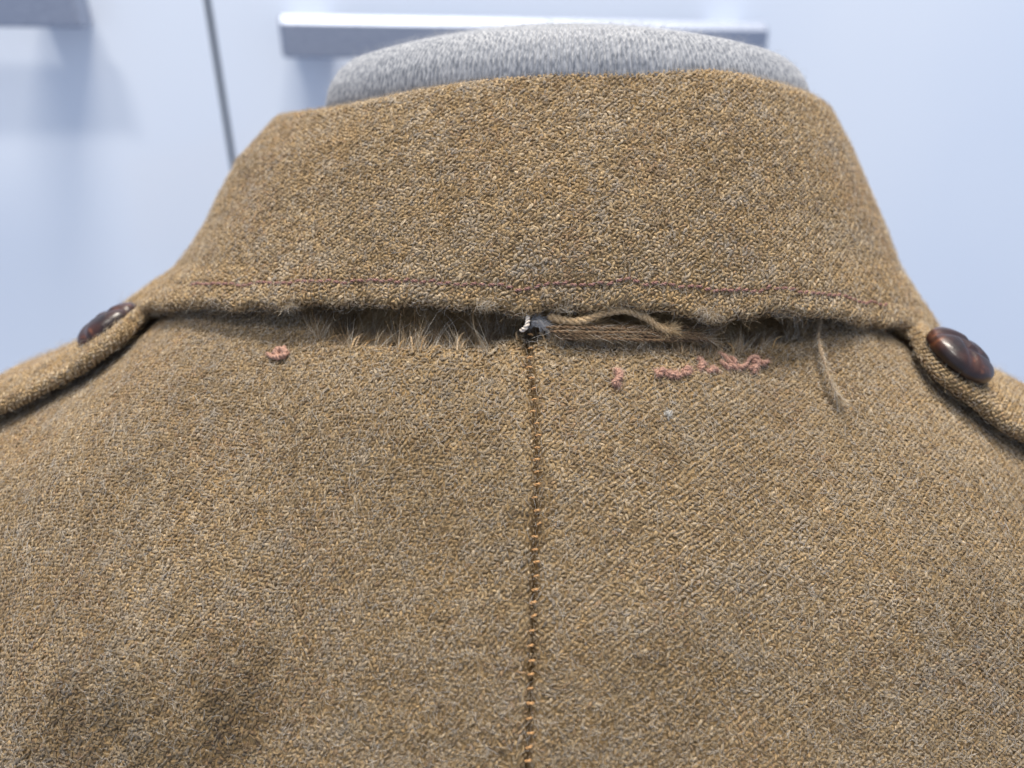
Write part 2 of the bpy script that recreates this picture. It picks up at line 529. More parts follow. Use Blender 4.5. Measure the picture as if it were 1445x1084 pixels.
gx, _ = hit_wall(304, 80)
link(bpy.data.objects.new('carcass', box_mesh('carcass', -0.5, 0.8, -0.06, -0.021, -0.5, 0.35, M_GAP)), cab)
door_l = link(bpy.data.objects.new('door', box_mesh('door', -0.45, gx - 0.0016, -0.02, 0, -0.45, 0.30, M_DOOR, 0.0015)), cab, label='cabinet door with the handle cut by the picture corner')
door_r = link(bpy.data.objects.new('door', box_mesh('door', gx + 0.0016, 0.75, -0.02, 0, -0.45, 0.30, M_DOOR, 0.0015)), cab, label='wide cabinet door behind the neck')


def handle(x0, x1, zc, h, door, proj=0.033, leg=0.022):
    import bmesh
    # bar: profile in (y out, z) with a broad upper chamfer
    prof = [(proj - 0.011, -h / 2 + .0006), (proj - 0.0105, -h / 2), (proj - 0.001, -h / 2), (proj, -h / 2 + 0.001), (proj, h / 2 - h * 0.20), (proj - h * 0.15, h / 2 - 0.0004), (proj - h * 0.18, h / 2), (proj - 0.011, h / 2)]
    V, F = [], []
    xs = [(x0, 0.78), (x0 + 0.0016, 1.0), (x1 - 0.0016, 1.0), (x1, 0.78)]
    n = len(prof); yc = proj - 0.0055
    for x, k in xs:
        for (y, z) in prof: V.append(WORG + WX * x + WN * (yc + (y - yc) * (1 - (1 - k) * .5)) + np.array([0, 0, zc + z * (1 - (1 - k) * .5) - 0.011 * (x - (x0 + x1) / 2)]))
    for a in range(3):
        for b in range(n): F.append((a * n + b, a * n + (b + 1) % n, (a + 1) * n + (b + 1) % n, (a + 1) * n + b))
    F.append(tuple(range(n))); F.append(tuple(range(3 * n, 4 * n))[::-1])
    me = poly_mesh('handle', V, F, M_METAL); bm = bmesh.new(); bm.from_mesh(me); bmesh.ops.recalc_face_normals(bm, faces=bm.faces[:])
    for xl in (x0 + 0.004, x1 - 0.004 - leg):   # solid feet back to the door
        r = bmesh.ops.create_cube(bm, size=1.0)
        for vt in r['verts']:
            c = vt.co.copy()
            vt.co = Vector(WORG + WX * (xl + leg * (c.x + .5)) + WN * ((proj - 0.0105) * (c.y + .5)) + np.array([0, 0, zc + c.z * h * 0.86 - 0.011 * (xl - (x0 + x1) / 2)]))
    bm.to_mesh(me); bm.free()
    return link(bpy.data.objects.new('handle', me), door)


ax0, az0 = hit_wall(395, 50, 0.033); ax1, az1 = hit_wall(1084, 56, 0.033)
handle(ax0, ax1, (az0 + az1) / 2 - 0.001, 0.0205, door_r)
bx1, bz1 = hit_wall(108, 10, 0.033)
bz1 += 0.011 * (ax0 - ax1) / -2 * 1.0
handle(bx1 - (ax1 - ax0), bx1, bz1, 0.0185, door_l)

# =================================================================== jersey-covered neck of the display dummy
dummy = thing('mannequin', tuple(at(800, 140, 0.19) + np.array([0, 0, -0.10])), 'grey jersey covered mannequin neck rising out of the collar', 'mannequin')
NCX, NCY = 0.0128, 0.190


def make_neck():
    nu, nv = 1050, 96
    phi = np.linspace(-1.7, 1.7, nu); u = phi * 0.055
    v = np.linspace(0.004, 0.078, nv)                       # from dome centre outwards and down the neck
    PH, VV = np.meshgrid(phi, v, indexing='ij')
    R0 = 0.0455; ROUND = 0.0085
    s1 = R0                                              # flat-ish dome part, rounded shoulder, then the wall
    arc = ROUND * math.pi / 2
    a = np.clip((VV - s1) / arc, 0, 1) * math.pi / 2
    rad = np.where(VV < s1, VV, R0 + ROUND * np.sin(a))
    z = np.where(VV < s1, -0.0010 * (VV / s1) ** 2 * 1.0, -0.0010 - ROUND * (1 - np.cos(a)))
    z = z - np.clip(VV - s1 - arc, 0, 1)
    rad = rad + np.clip(VV - s1 - arc, 0, 1) * 0.05
    x = NCX + rad * np.sin(PH) * 1.045; y = NCY - rad * np.cos(PH) * 0.90
    z = z - 0.0030 * ((x - NCX) / 0.034) ** 2
    P = np.stack([x, y, z + 0.0022], -1)
    # knit: wales of little V stitches
    Tu = np.gradient(P, axis=0); Tv = np.gradient(P, axis=1); Nn = np.cross(Tv, Tu)
    Nn /= np.linalg.norm(Nn, axis=-1, keepdims=True) + 1e-12
    wale, course = 0.0019, 0.0010
    uu = PH * 0.055 + (fbm(PH * 6, VV * 60, 3, 2) - .5) * 0.0006
    cu = uu / wale; fu = cu - np.floor(cu) - 0.5
    cv = VV / course + np.abs(fu) * 1.3
    hgt = 0.00056 * np.cos(np.abs(np.abs(fu) - 0.25) * 4 * np.pi * 0.5) + 0.00005 * np.cos(cv * 2 * np.pi) + 0.00006 * (fbm(cu * 2.3, VV / course * 2, 5, 2) - .5)
    P = P + Nn * hgt[..., None]
    return Surf(u, v, P)


NECK = make_neck()


def mat_jersey():
    m, nt, b = new_mat('grey_marl_jersey')
    tc = N(nt, 'ShaderNodeTexCoord')
    n1 = N(nt, 'ShaderNodeTexNoise'); n1.inputs['Scale'].default_value = 1700; n1.inputs['Detail'].default_value = 2
    mp = N(nt, 'ShaderNodeMapping'); mp.inputs['Scale'].default_value = (1, 1, 0.45)
    nt.links.new(tc.outputs['Object'], mp.inputs['Vector']); nt.links.new(mp.outputs['Vector'], n1.inputs['Vector'])
    rp = ramp(nt, [(0.32, (0.18, 0.192, 0.215)), (0.5, (0.30, 0.312, 0.335)), (0.68, (0.46, 0.465, 0.475))])
    nt.links.new(n1.outputs['Fac'], rp.inputs['Fac']); nt.links.new(rp.outputs['Color'], b.inputs['Base Color'])
    b.inputs['Roughness'].default_value = 0.9; b.inputs['Specular IOR Level'].default_value = 0.1; b.inputs['Sheen Weight'].default_value = 0.25
    return m


neck = NECK.obj('neck', mat_jersey(), dummy)
fuzz('jersey_fuzz', NECK, 4200, NECK.u[0], NECK.u[-1], 0.012, 0.075, neck, M_JERF, 0.0008, 0.0024, 0.0001, 1.5e-5, stand=0.9)

# =================================================================== the jacket
JX = at(745, 430, 0.118)
jacket = thing('wool_jacket', (0.0, 0.14, -0.25), 'worn khaki brown wool tunic seen from behind with torn collar seam', 'jacket')

# ---- back
YR, AA, BB = 0.185, 0.145, 0.195
_ph = np.linspace(-1.1, 1.52, 4000)
_y = YR - AA * np.sin(_ph); _z = -BB * (1 - np.cos(_ph))
_s = np.concatenate([[0], np.cumsum(np.hypot(np.diff(_y), np.diff(_z)))])
_s -= np.interp(0.118, _y[::-1], _s[::-1])            # v = 0 at the neck seam


RX = np.linspace(0, 0.35, 2000)
RSL = np.interp(RX, [0, .02, .045, .07, .085, .10, .14, .35], [0, .25, .55, .85, .67, .32, .28, .30])
RI = np.concatenate([[0], np.cumsum((RSL[1:] + RSL[:-1]) / 2 * np.diff(RX))])
RI = np.convolve(np.pad(RI, 60, mode='reflect', reflect_type='even'), np.hanning(61) / np.hanning(61).sum(), 'same')[60:-60]


def ridge(x): return -0.020 - np.interp(np.abs(x), RX, RI)


def back_x(u):
    xs = np.linspace(0, 0.32, 3000); zz = ridge(xs)
    s = np.concatenate([[0], np.cumsum(np.hypot(np.diff(xs), np.diff(zz)))])
    return np.sign(u) * np.interp(np.abs(u), s, xs)


SEAM_V = np.array([-0.1, 0.004, 0.016, 0.028, 0.042, 0.06, 0.085, 0.2]); SEAM_X = np.array([0.0026, 0.0026, 0.0034, 0.0040, 0.0034, 0.0028, 0.0012, 0.0])
gu = np.arange(-0.27, 0.2701, 0.0006); gv = np.arange(-0.13, 0.16, 0.0008)
GU, GV = np.meshgrid(gu, gv, indexing='ij')
_bx = back_x(gu)
YRX = YR - 0.044 * smooth(0.035, 0.085, np.abs(_bx)); AX = YRX - 0.040
PH = np.empty_like(GV)
for _i in range(len(gu)):                              # arc length down every column, so the weave keeps its size
    _y = YRX[_i] - AX[_i] * np.sin(_ph); _z = -BB * (1 - np.cos(_ph))
    _c = np.concatenate([[0], np.cumsum(np.hypot(np.diff(_y), np.diff(_z)))])
    _c -= np.interp(0.118, _y[::-1], _c[::-1])
    PH[_i] = np.interp(gv, _c, _ph)
bx = _bx[:, None] + np.interp(GV, SEAM_V, SEAM_X)
by = YRX[:, None] - AX[:, None] * np.sin(PH)
bz = ridge(_bx)[:, None] - 0.018 * bx - BB * (1 - np.cos(PH))
BP = np.stack([bx, by, bz], -1)
b0 = Surf(gu, gv, BP)
bump = 0.0016 * (fbm(GU * 28, GV * 28, 5, 2) - .5) * 2
groove = -0.0026 * np.exp(-(GU / 0.0005) ** 2) + 0.0003 * np.exp(-((np.abs(GU) - 0.003) / 0.0016) ** 2)
BXp, BYp, _D = project(BP)
TORN_X = np.array([380, 430, 460, 560, 650, 700, 745, 775, 850, 950, 1010, 1080, 1130, 1160])
TORN_Y = np.array([400, 452, 480, 489, 488, 484, 472, 478, 484, 490, 498, 488, 470, 400])


def torn_y(X): return np.interp(X, TORN_X, TORN_Y, left=300, right=300)


ty = torn_y(BXp) + (vnoise(BXp / 14, BYp / 40, 3) - .5) * 10
sunk = smooth(6, -22, BYp - ty) * smooth(420, 470, BXp) * smooth(1150, 1110, BXp) * (BYp > 250)
sunk = np.where(GV > 0.03, 0, sunk)
BP = BP + b0.Nn * (bump + groove - 0.0044 * sunk)[..., None]
BACK = Surf(gu, gv, BP)
mid = int(np.argmin(np.abs(gu)))
back_l = BACK.obj('back_panel', M_BASE, jacket, (0, mid + 1), step=3, label='back panel with the single pink thread knot')
back_r = BACK.obj('back_panel', M_BASE, jacket, (mid, len(gu)), step=3, label='back panel with the row of pink thread remnants')
CELL = 0.00049


def back_mask(u, v, X, Y):
    jag = (vnoise(X / 7, Y / 90, 8) - .5) * 14
    return (Y > torn_y(X) + jag) & (np.abs(u) > 0.00028) & (v > -0.03)


def chaos(X, Y):       # matted, felted nap round the damage and low on the back
    return 1.3 + 0.7 * smooth(620, 480, Y) * smooth(380, 520, X) * smooth(1150, 950, X) + 0.7 * smooth(850, 1080, Y) * smooth(1500, 800, X)


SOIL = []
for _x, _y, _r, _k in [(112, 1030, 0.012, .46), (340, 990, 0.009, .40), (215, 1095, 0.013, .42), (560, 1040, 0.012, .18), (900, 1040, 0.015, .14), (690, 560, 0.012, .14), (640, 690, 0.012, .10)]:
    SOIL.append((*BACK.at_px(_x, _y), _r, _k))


def shade_and_soil(u, v):        # back's shading painted in as an overall darkening, plus mottling and grime patches
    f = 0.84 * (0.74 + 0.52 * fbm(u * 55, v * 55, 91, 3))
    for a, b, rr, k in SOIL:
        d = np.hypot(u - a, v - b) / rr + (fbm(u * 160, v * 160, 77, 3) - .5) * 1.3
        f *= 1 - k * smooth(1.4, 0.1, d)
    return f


weave('woven_yarns', BACK, -0.16, 0.0, -0.03, 0.12, CELL, back_l, 1, back_mask, math.radians(-2.0), 0.0, chaos, shade_and_wear=shade_and_soil)
weave('woven_yarns', BACK, 0.0, 0.17, -0.03, 0.12, CELL, back_r, 2, back_mask, math.radians(3.0), 0.0, chaos, shade_and_wear=shade_and_soil)
fz = lambda u, v, X, Y: (Y > torn_y(X) + 2) & (Y > 430) & (np.abs(u) > 0.0005) & (RNG.random(len(u)) < np.clip((shade_and_soil(u, v) - 0.45) * 3.2, 0.15, 1))
fuzz('surface_fuzz', BACK, 30000, -0.15, 0.0, -0.02, 0.11, back_l, mask=fz)
fuzz('surface_fuzz', BACK, 30000, 0.0, 0.16, -0.02, 0.11, back_r, mask=fz)

# ---- collar
TB = np.array([0, .2, .56, .82, 1.0]); GL = np.array([0, .22, .44, .66, 1.0])
TR = np.array([0, .15, .42, .72, 1.0]); GR = np.array([0, .16, .38, .64, 1.0])


def collar_point(ph, t):
    """outer face of the fall; ph round the neck (0 = centre back), t 0 fold .. 1 free edge"""
    sd = np.abs(np.sin(ph)) ** 1.5
    g = np.where(ph < 0, np.interp(t, TB, GL), np.interp(t, TR, GR))
    g = g * sd + (t + 0.10 * np.sin(np.pi * t)) * (1 - sd)
    xt = 0.0105 + np.where(ph < 0, 0.0685, 0.0650) * np.sin(ph); yt = 0.190 - 0.050 * np.cos(ph)
    xb = 0.0055 + np.where(ph < 0, 0.0965, 0.0942) * np.sin(ph); yb = 0.172 - 0.0565 * np.cos(ph)
    c1 = 1 - np.cos(ph)
    zt = -0.0062 - 0.0115 * c1 - 0.0022 * np.sin(ph) * sd - 0.0052 * smooth(0.15, -0.75, ph); zb = -0.0400 - 0.0228 * c1 - 0.0012 * np.sin(ph) - np.where(ph > 0, 0.0034, 0.0006) * np.sin(ph) ** 3
    x = xt + (xb - xt) * g; y = yt + (yb - yt) * g
    z = zt + (zb - zt) * t
    return np.stack([x, y, z], -1)


cph = np.linspace(-2.2, 2.2, 900)
arcs_t = np.array([0, 0.5, 1.0]); ARC = []
for t in arcs_t:
    p = collar_point(cph, np.full_like(cph, t))
    s = np.concatenate([[0], np.cumsum(np.linalg.norm(np.diff(p, axis=0), axis=1))]); s -= np.interp(0, cph, s); ARC.append(s)
FALL = 0.0425      # height of the fall along the cloth
THK = 0.0030


def ph_of(u, t):
    out = np.empty_like(u)
    for j in range(u.shape[1]):
        tt = t[0, j]
        a = ARC[0] + (ARC[1] - ARC[0]) * tt * 2 if tt < .5 else ARC[1] + (ARC[2] - ARC[1]) * (tt - .5) * 2
        out[:, j] = np.interp(u[:, j], a, cph)
    return out


cu = np.arange(-0.150, 0.1501, 0.0006)
cv = np.arange(-0.050, FALL + 0.012, 0.0004)     # v<0 rolls over the fold, v>FALL rolls under the free edge
CU, CV = np.meshgrid(cu, cv, indexing='ij')
tc_ = np.clip(CV / FALL, 0, 1)
PHC = ph_of(CU, tc_)
CP = collar_point(PHC, tc_)
e = 1e-3
Tt = collar_point(PHC, np.clip(tc_ + e, 0, 1)) - collar_point(PHC, np.clip(tc_ - e, 0, 1)); Tt /= np.linalg.norm(Tt, axis=-1, keepdims=True)
Tp = collar_point(PHC + e, tc_) - collar_point(PHC - e, tc_); Tp /= np.linalg.norm(Tp, axis=-1, keepdims=True)
Cn = np.cross(Tt, Tp); Cn /= np.linalg.norm(Cn, axis=-1, keepdims=True)
# roll of the fold
RF = 0.0042; over = np.clip(-CV, 0, None); ang = np.clip(over / RF, 0, np.pi); rest = np.clip(over - RF * np.pi, 0, None)
CP = CP - Cn * (RF * (1 - np.cos(ang)))[..., None] - Tt * (RF * np.sin(ang))[..., None] + Tt * rest[..., None]
# roll of the free edge
RE = 0.0010; und = np.clip(CV - FALL, 0, None); ang = np.clip(und / RE, 0, np.pi); rest = np.clip(und - RE * np.pi, 0, None)
CP = CP - Cn * (RE * (1 - np.cos(ang)))[..., None] + Tt * (RE * np.sin(ang))[..., None] - Tt * rest[..., None]
# wavy worn edge, gentle lumps
edge = smooth(0.55, 1.05, CV / FALL)
EX = np.array([-0.15, -0.06, -0.035, -0.02, -0.008, -0.005, 0.0, 0.008, 0.015, 0.0235, 0.028, 0.033, 0.040, 0.06, 0.15])
EZ = np.array([0, 0.0002, 0.0012, 0.0009, 0.0002, -0.0007, 0.0002, 0.0002, 0.0006, -0.0002, -0.0012, -0.0008, 0.0008, 0.0002, 0])
dz = np.interp(CU, EX, EZ) * edge + (0.0008 * (vnoise(CU * 300, CV * 0 + 3, 4) - .5) + 0.0006 * (vnoise(CU * 900, CV * 0 + 3, 14) - .5) * (np.abs(CU) < 0.06)) * edge
CP = CP - Tt * dz[..., None] + Cn * (0.0011 * (fbm(CU * 30, CV * 30, 21, 2) - .5) * 2 + 0.0008 * edge * (fbm(CU * 90, CU * 0, 22, 2) - .5) * 2)[..., None]
# sewn channel of the topstitch
STV = FALL - 0.0032
CP = CP - Cn * (0.00030 * np.exp(-((CV - STV) / 0.0006) ** 2) * (np.abs(CU) < 0.09))[..., None]
COLL = Surf(cu, cv, CP)
collar = COLL.obj('collar', M_BASE, jacket, step=2)
weave('woven_yarns', COLL, -0.135, 0.135, -0.012, FALL + 0.0030, CELL * 1.04, collar, 3, None, math.radians(4.0), 0.0, lambda X, Y: np.full(X.shape, 1.4))
fuzz('surface_fuzz', COLL, 28000, -0.13, 0.13, -0.010, FALL + 0.003, collar)
fuzz('edge_fuzz', COLL, 1600, -0.10, 0.10, FALL - 0.0006, FALL + 0.0040, collar, M_FRINGE, 0.001, 0.0042, 0.0002, 1.6e-5, stand=0.8)


# matted tufts hanging from the worn collar edge
def edge_tuft(px, py, n, r0, lmax):
    u0, v0 = COLL.at_px(px, py); out = []
    for i in range(n):
        p = COLL.pos(u0 + random.gauss(0, r0), v0 + random.gauss(0, 0.0005)) + COLL.nrm(u0, v0) * random.uniform(0.0002, 0.0010)
        d = COLL.tu(u0, v0) * random.gauss(0, 1) + COLL.tv(u0, v0) * random.uniform(-.2, .8) + COLL.nrm(u0, v0) * random.uniform(-.2, .5); a = [p]
        for j in range(6):
            d = d / np.linalg.norm(d) + RNG.normal(0, 0.35, 3); p = p + d / np.linalg.norm(d) * lmax / 6 * random.uniform(.6, 1); a.append(p)
        out.append(a)
    return hair('edge_tuft', np.array(out), np.full(n, 1.7e-5), M_FUZZ, collar)


edge_tuft(688, 428, 170, 0.0008, 0.0024); edge_tuft(1000, 443, 220, 0.0013, 0.0026); edge_tuft(795, 430, 90, 0.0008, 0.002); edge_tuft(410, 428, 90, 0.0009, 0.0026); edge_tuft(1110, 440, 120, 0.0012, 0.003)


# ---- stitches
def put(name, me, surf, u, v, rot, parent, lift=0.0, scale=1.0):
    p = surf.pos(u, v); n = surf.nrm(u, v); a = surf.tu(u, v); b = np.cross(n, a)
    d = math.cos(rot) * a + math.sin(rot) * b; e2 = np.cross(n, d)
    p = p + n * lift
    Mx = Matrix(((d[0] * scale, e2[0] * scale, n[0] * scale, p[0]), (d[1] * scale, e2[1] * scale, n[1] * scale, p[1]), (d[2] * scale, e2[2] * scale, n[2] * scale, p[2]), (0, 0, 0, 1)))
    o = bpy.data.objects.new(name, me)
    COL.objects.link(o); o.parent = parent
    o.matrix_parent_inverse = parent.matrix_basis.inverted()
    o.matrix_basis = Mx
    return o


def stitch_mesh(name, length, r, mat, arch, plies=2, pitch=0.0011):
    s = np.linspace(-1, 1, 11)
    C = np.stack([s * length / 2, 0.04 * length * np.sin(s * 3), arch * (1 - s ** 2) - 0.5 * arch * np.abs(s) ** 4], 1)
    V, Q = ply_arrays(C, r, plies, pitch, 6)
    return mesh_np(name, V, Q, mat)


ST = [stitch_mesh('stitch', 0.00122, 0.00026, M_MAUVE, a) for a in (0.00016, 0.00022, 0.00012)]
SPX = np.array([270, 340, 400, 450, 500, 560, 620, 700, 760, 800, 850, 900, 950, 1000, 1060, 1130, 1200, 1250])
SPY = np.array([409, 405, 401, 399, 397, 397, 401, 403, 403, 400, 397, 397, 402, 407, 411, 420, 428, 432])
ua = [COLL.at_px(x, y) for x, y in zip(SPX, SPY)]
UU = np.array([a[0] for a in ua]); VV = np.array([a[1] for a in ua])
u = UU[0]; k = 0
while u < UU[-1]:
    v = float(np.clip(np.interp(u, UU, VV), FALL - 0.0040, FALL - 0.0026))
    put('stitch', ST[k % 3], COLL, u, v + random.gauss(0, 0.00007), random.gauss(0.05, 0.10), collar, 0.00043 + random.uniform(-.00006, .00008))
    u += 0.00150 * random.uniform(0.93, 1.08); k += 1

SM = [stitch_mesh('seam_stitch', 0.00108, 0.00023, M_ORANGE, a) for a in (0.00016, 0.0002)]
seam_y = list(np.arange(484, 1130, 1))
v = BACK.at_px(748, 486)[1]; k = 0
while v < 0.095:
    put('seam_stitch', SM[k % 2], BACK, random.gauss(0, 0.00008), v, random.gauss(0, 0.16), back_l, 0.0027, random.uniform(0.8, 1.05))
    v += random.uniform(0.00180, 0.00205); k += 1


# ---- threads left behind on the cloth
def back_path(pts, lifts, n):
    P = []
    for (x, y), l in zip(pts, lifts):
        u, v = b0.at_px(x, y); q = b0.pos(u, v); P.append(q - q / np.linalg.norm(q) * l)
    return curve_points(P, n)


def thread(name, pts, lifts, r, mat, parent, n=40, plies=2, pitch=0.0014, label=None):
    C = back_path(pts, lifts, n)
    V, Q = ply_arrays(C, r, plies, pitch, 7)
    return link(bpy.data.objects.new(name, mesh_np(name, V, Q, mat)), parent, label=label), C


mm = 0.001
PK = [[(376, 497), (384, 503), (394, 504), (403, 499), (399, 493), (390, 495), (389, 500), (397, 501)],
      [(866, 519), (873, 524), (872, 533), (866, 541), (872, 545)], [(874, 520), (876, 530), (870, 538), (876, 546)],
      [(925, 521), (930, 529), (935, 527)], [(938, 530), (946, 526), (953, 533)], [(951, 525), (957, 531), (962, 528)],
      [(964, 527), (970, 519), (975, 523)], [(981, 507), (989, 507), (991, 518), (986, 524)], [(1001, 517), (1009, 520), (1014, 525)],
      [(1012, 497), (1021, 501), (1029, 510), (1034, 514)], [(1024, 521), (1033, 516), (1041, 522)],
      [(1052, 518), (1058, 506), (1068, 504), (1073, 512)], [(1057, 520), (1066, 517), (1064, 526)], [(1070, 508), (1078, 512), (1085, 509)],
      [(931, 530), (934, 522), (941, 524)], [(944, 534), (950, 528), (958, 525)], [(961, 521), (968, 527), (976, 524)], [(984, 520), (991, 512), (997, 516)], [(996, 522), (1003, 524), (1007, 515)],
      [(1016, 508), (1022, 514), (1030, 520)], [(1029, 503), (1036, 508), (1038, 516)], [(1040, 514), (1047, 518), (1055, 512)], [(1060, 512), (1067, 509), (1071, 518)], [(868, 526), (876, 527), (873, 537)]]
PKC = []
for i, p in enumerate(PK):
    lf = [0.0 * mm] + [0.55 * mm] * (len(p) - 2) + [0.0 * mm]
    o, C = thread('thread_remnant', p, lf, np.sin(np.linspace(0.25, np.pi - 0.25, 26)) ** 0.6 * (0.00044 if i else 0.00078), M_PINK, back_l if i == 0 else back_r, 26, 2, 0.0012)
    PKC.append(C)

# the frayed cord loop lying in the torn seam
cp = [(772, 446), (800, 453), (825, 452), (850, 443), (878, 438), (905, 445), (925, 458), (940, 466), (948, 466)]
cl = [1.0 * mm, 1.8 * mm, 2.5 * mm, 3.0 * mm, 3.2 * mm, 3.1 * mm, 3.0 * mm, 2.8 * mm, 2.6 * mm]
cord, CC = thread('frayed_cord', cp, cl, 0.00062 * (1 + 0.25 * np.sin(np.linspace(0, 23, 120)) * np.cos(np.linspace(0, 9, 120))), M_CORD, jacket, 120, 3, 0.0034, 'tan frayed cord looping out of the torn seam')


def path_fibres(name, C, n, r, mat, parent, spread, lmin, lmax, radius=1.6e-5, fan_end=False, align=1.0):
    T, A, B = frames(C); m = len(C)
    i = RNG.integers(0, m - 1, n) if not fan_end else np.clip((m - 1 - np.abs(RNG.normal(0, m * 0.06, n))).astype(int), 0, m - 1)
    th = RNG.uniform(0, 2 * np.pi, n)
    rd = np.cos(th)[:, None] * A[i] + np.sin(th)[:, None] * B[i]
    tw = -np.sin(th)[:, None] * A[i] + np.cos(th)[:, None] * B[i]
    L = RNG.uniform(lmin, lmax, n)
    p = C[i] + rd * r * RNG.uniform(0.5, 1.0, (n, 1)); pts = [p]
    sg = np.where(RNG.random(n) < 0.8, 1, -1)
    out = np.abs(RNG.normal(0, spread, n))
    for j in range(1, 6):
        f = j / 5
        d = T[i] * (sg * align)[:, None] + tw * 0.5 + rd * (out * (0.4 + f))[:, None] + RNG.normal(0, 0.18, (n, 3))
        d /= np.linalg.norm(d, axis=1)[:, None]
        p = p + d * (L / 5)[:, None]; pts.append(p)
    return hair(name, np.stack(pts, 1), np.full(n, radius), mat, parent)


path_fibres('cord_fuzz', CC, 800, 0.0006, M_CORDF, cord, 0.45, 0.0005, 0.0018, 1.8e-5)
path_fibres('cord_fuzz', CC, 380, 0.0007, M_CORDF, cord, 0.9, 0.001, 0.0022, 2.0e-5, True)

# dark pulled yarns running along the seam
for i, (ya, yb, l, r) in enumerate([(462, 470, 2.0, 0.00036), (468, 473, 2.3, 0.00034), (473, 478, 2.0, 0.00032), (478, 481, 1.4, 0.00030), (459, 462, 1.2, 0.0003)]):
    x0 = 770 + 6 * i
    o, C = thread('pulled_yarn', [(x0, ya), (840, ya * .75 + yb * .25 + random.uniform(-1.5, 1.5)), (905, (ya + yb) / 2 + random.uniform(-1.5, 1.5)), (960 + 12 * i, yb), (1005, yb + 3)],
                  [(l + random.uniform(-.4, .4)) * mm for _ in range(5)], r, M_BROWN, jacket, 70, 2, 0.0022)
    path_fibres('yarn_fuzz', C, 240, r, M_FRINGE, o, 0.35, 0.001, 0.0035)

# cream thread and its knot at the top of the centre seam
o, C = thread('cream_thread', [(746, 438), (745, 448), (744, 458), (740, 464), (734, 467)], [1.6 * mm, 2.2 * mm, 2.2 * mm, 1.7 * mm, 0.9 * mm], 0.00040, M_CREAM, jacket, 40, 2, 0.0013, 'cream thread end at the top of the centre seam')
o, C = thread('lining_tuft', [(750, 455), (758, 453), (766, 457), (774, 462)], [0.2 * mm, 0.5 * mm, 0.4 * mm, 0.0 * mm], 0.0006, M_TUFT, jacket, 30, 3, 0.004, 'pale tuft of lining showing in the tear')
path_fibres('tuft_fuzz', C, 260, 0.0007, M_JERF, o, 0.7, 0.0008, 0.0022, 1.6e-5)

# long loose yarn hanging out from under the collar
o, LC = thread('loose_yarn', [(1158, 448), (1155, 466), (1157, 488), (1162, 506), (1168, 528), (1176, 548), (1187, 566)], [2.0 * mm, 2.6 * mm, 3.0 * mm, 3.0 * mm, 2.6 * mm, 2.2 * mm, 1.8 * mm], np.linspace(0.00040, 0.00022, 70) * (1 + 0.3 * np.sin(np.linspace(0, 19, 70))), M_WISP, jacket, 70, 2, 0.0019, 'loose yarn end hanging below the collar edge')
for _i, _C in enumerate(PKC):
    path_fibres('thread_fuzz', _C, 90, 0.00036, M_PINKF, back_l if _i == 0 else back_r, 0.6, 0.0004, 0.0012, 1.6e-5)
path_fibres('yarn_fuzz', LC, 520, 0.0003, M_FUZZ, o, 0.5, 0.0008, 0.0026)
path_fibres('yarn_fuzz', LC, 160, 0.0003, M_FUZZ, o, 0.6, 0.0012, 0.0030, 1.6e-5, True)


# ---- frayed fringe along the torn edge
def fringe(name, px0, px1, nclump, per, parent, ltop, mat, lean=0.0, jit=6, yoff=0, radius=1.9e-5, spread=0.0004):
    out = []
    for c in range(nclump):
        x = random.uniform(px0, px1); yb = float(torn_y(x)) + yoff + random.uniform(-2, 6)
        u0, v0 = BACK.at_px(x, yb)
        ln = ltop * random.choice((0.35, 0.6, 0.8, 1.0, 1.2)) * random.uniform(0.85, 1.15); tilt = random.gauss(lean, 0.45); lift = random.uniform(0.0010, 0.0038)
        m = per
        uu = u0 + RNG.normal(0, spread, m); vv = v0 + RNG.normal(0, 0.0004, m)
        P = BACK.pos(uu, vv); Nn = BACK.nrm(uu, vv); Tu = BACK.tu(uu, vv); Tv = BACK.tv(uu, vv)
        k = 7; L = ln * RNG.uniform(0.5, 1.1, m); tl = tilt + RNG.normal(0, 0.22, m); bend = RNG.normal(0, 0.5, m)
        p = P + Nn * 0.0003; pts = [p]
        for j in range(1, k):
            f = j / (k - 1)
            d = -Tv * 1.0 + Tu * (tl + bend * (f - .3))[:, None] + Nn * ((lift / ln) * 2.6 * (1 - 0.9 * f))
            d /= np.linalg.norm(d, axis=1)[:, None]
            p = p + d * (L / (k - 1))[:, None]; pts.append(p)
        out.append(np.stack(pts, 1))
    S = np.concatenate(out)
    return hair(name, S, RNG.uniform(0.7, 1.3, len(S)) * radius, mat, parent)


fringe('frayed_fringe', 445, 742, 120, 14, back_l, 0.0080, M_FRINGE, 0.12)
fringe('frayed_fringe', 440, 742, 150, 4, back_l, 0.0070, M_FUZZ, 0.05, spread=0.0012)
fringe('frayed_fringe', 752, 1010, 150, 12, back_r, 0.0028, M_FRINGE, 0.05, yoff=4, spread=0.0006)
fringe('frayed_fringe', 1000, 1150, 40, 18, back_r, 0.0055, M_FRINGE, 0.45)
fringe('frayed_fringe', 1000, 1150, 60, 4, back_r, 0.0055, M_FUZZ, 0.3, spread=0.0012)
fringe('frayed_fringe', 405, 470, 26, 12, back_l, 0.005, M_FRINGE, -0.5, yoff=0)

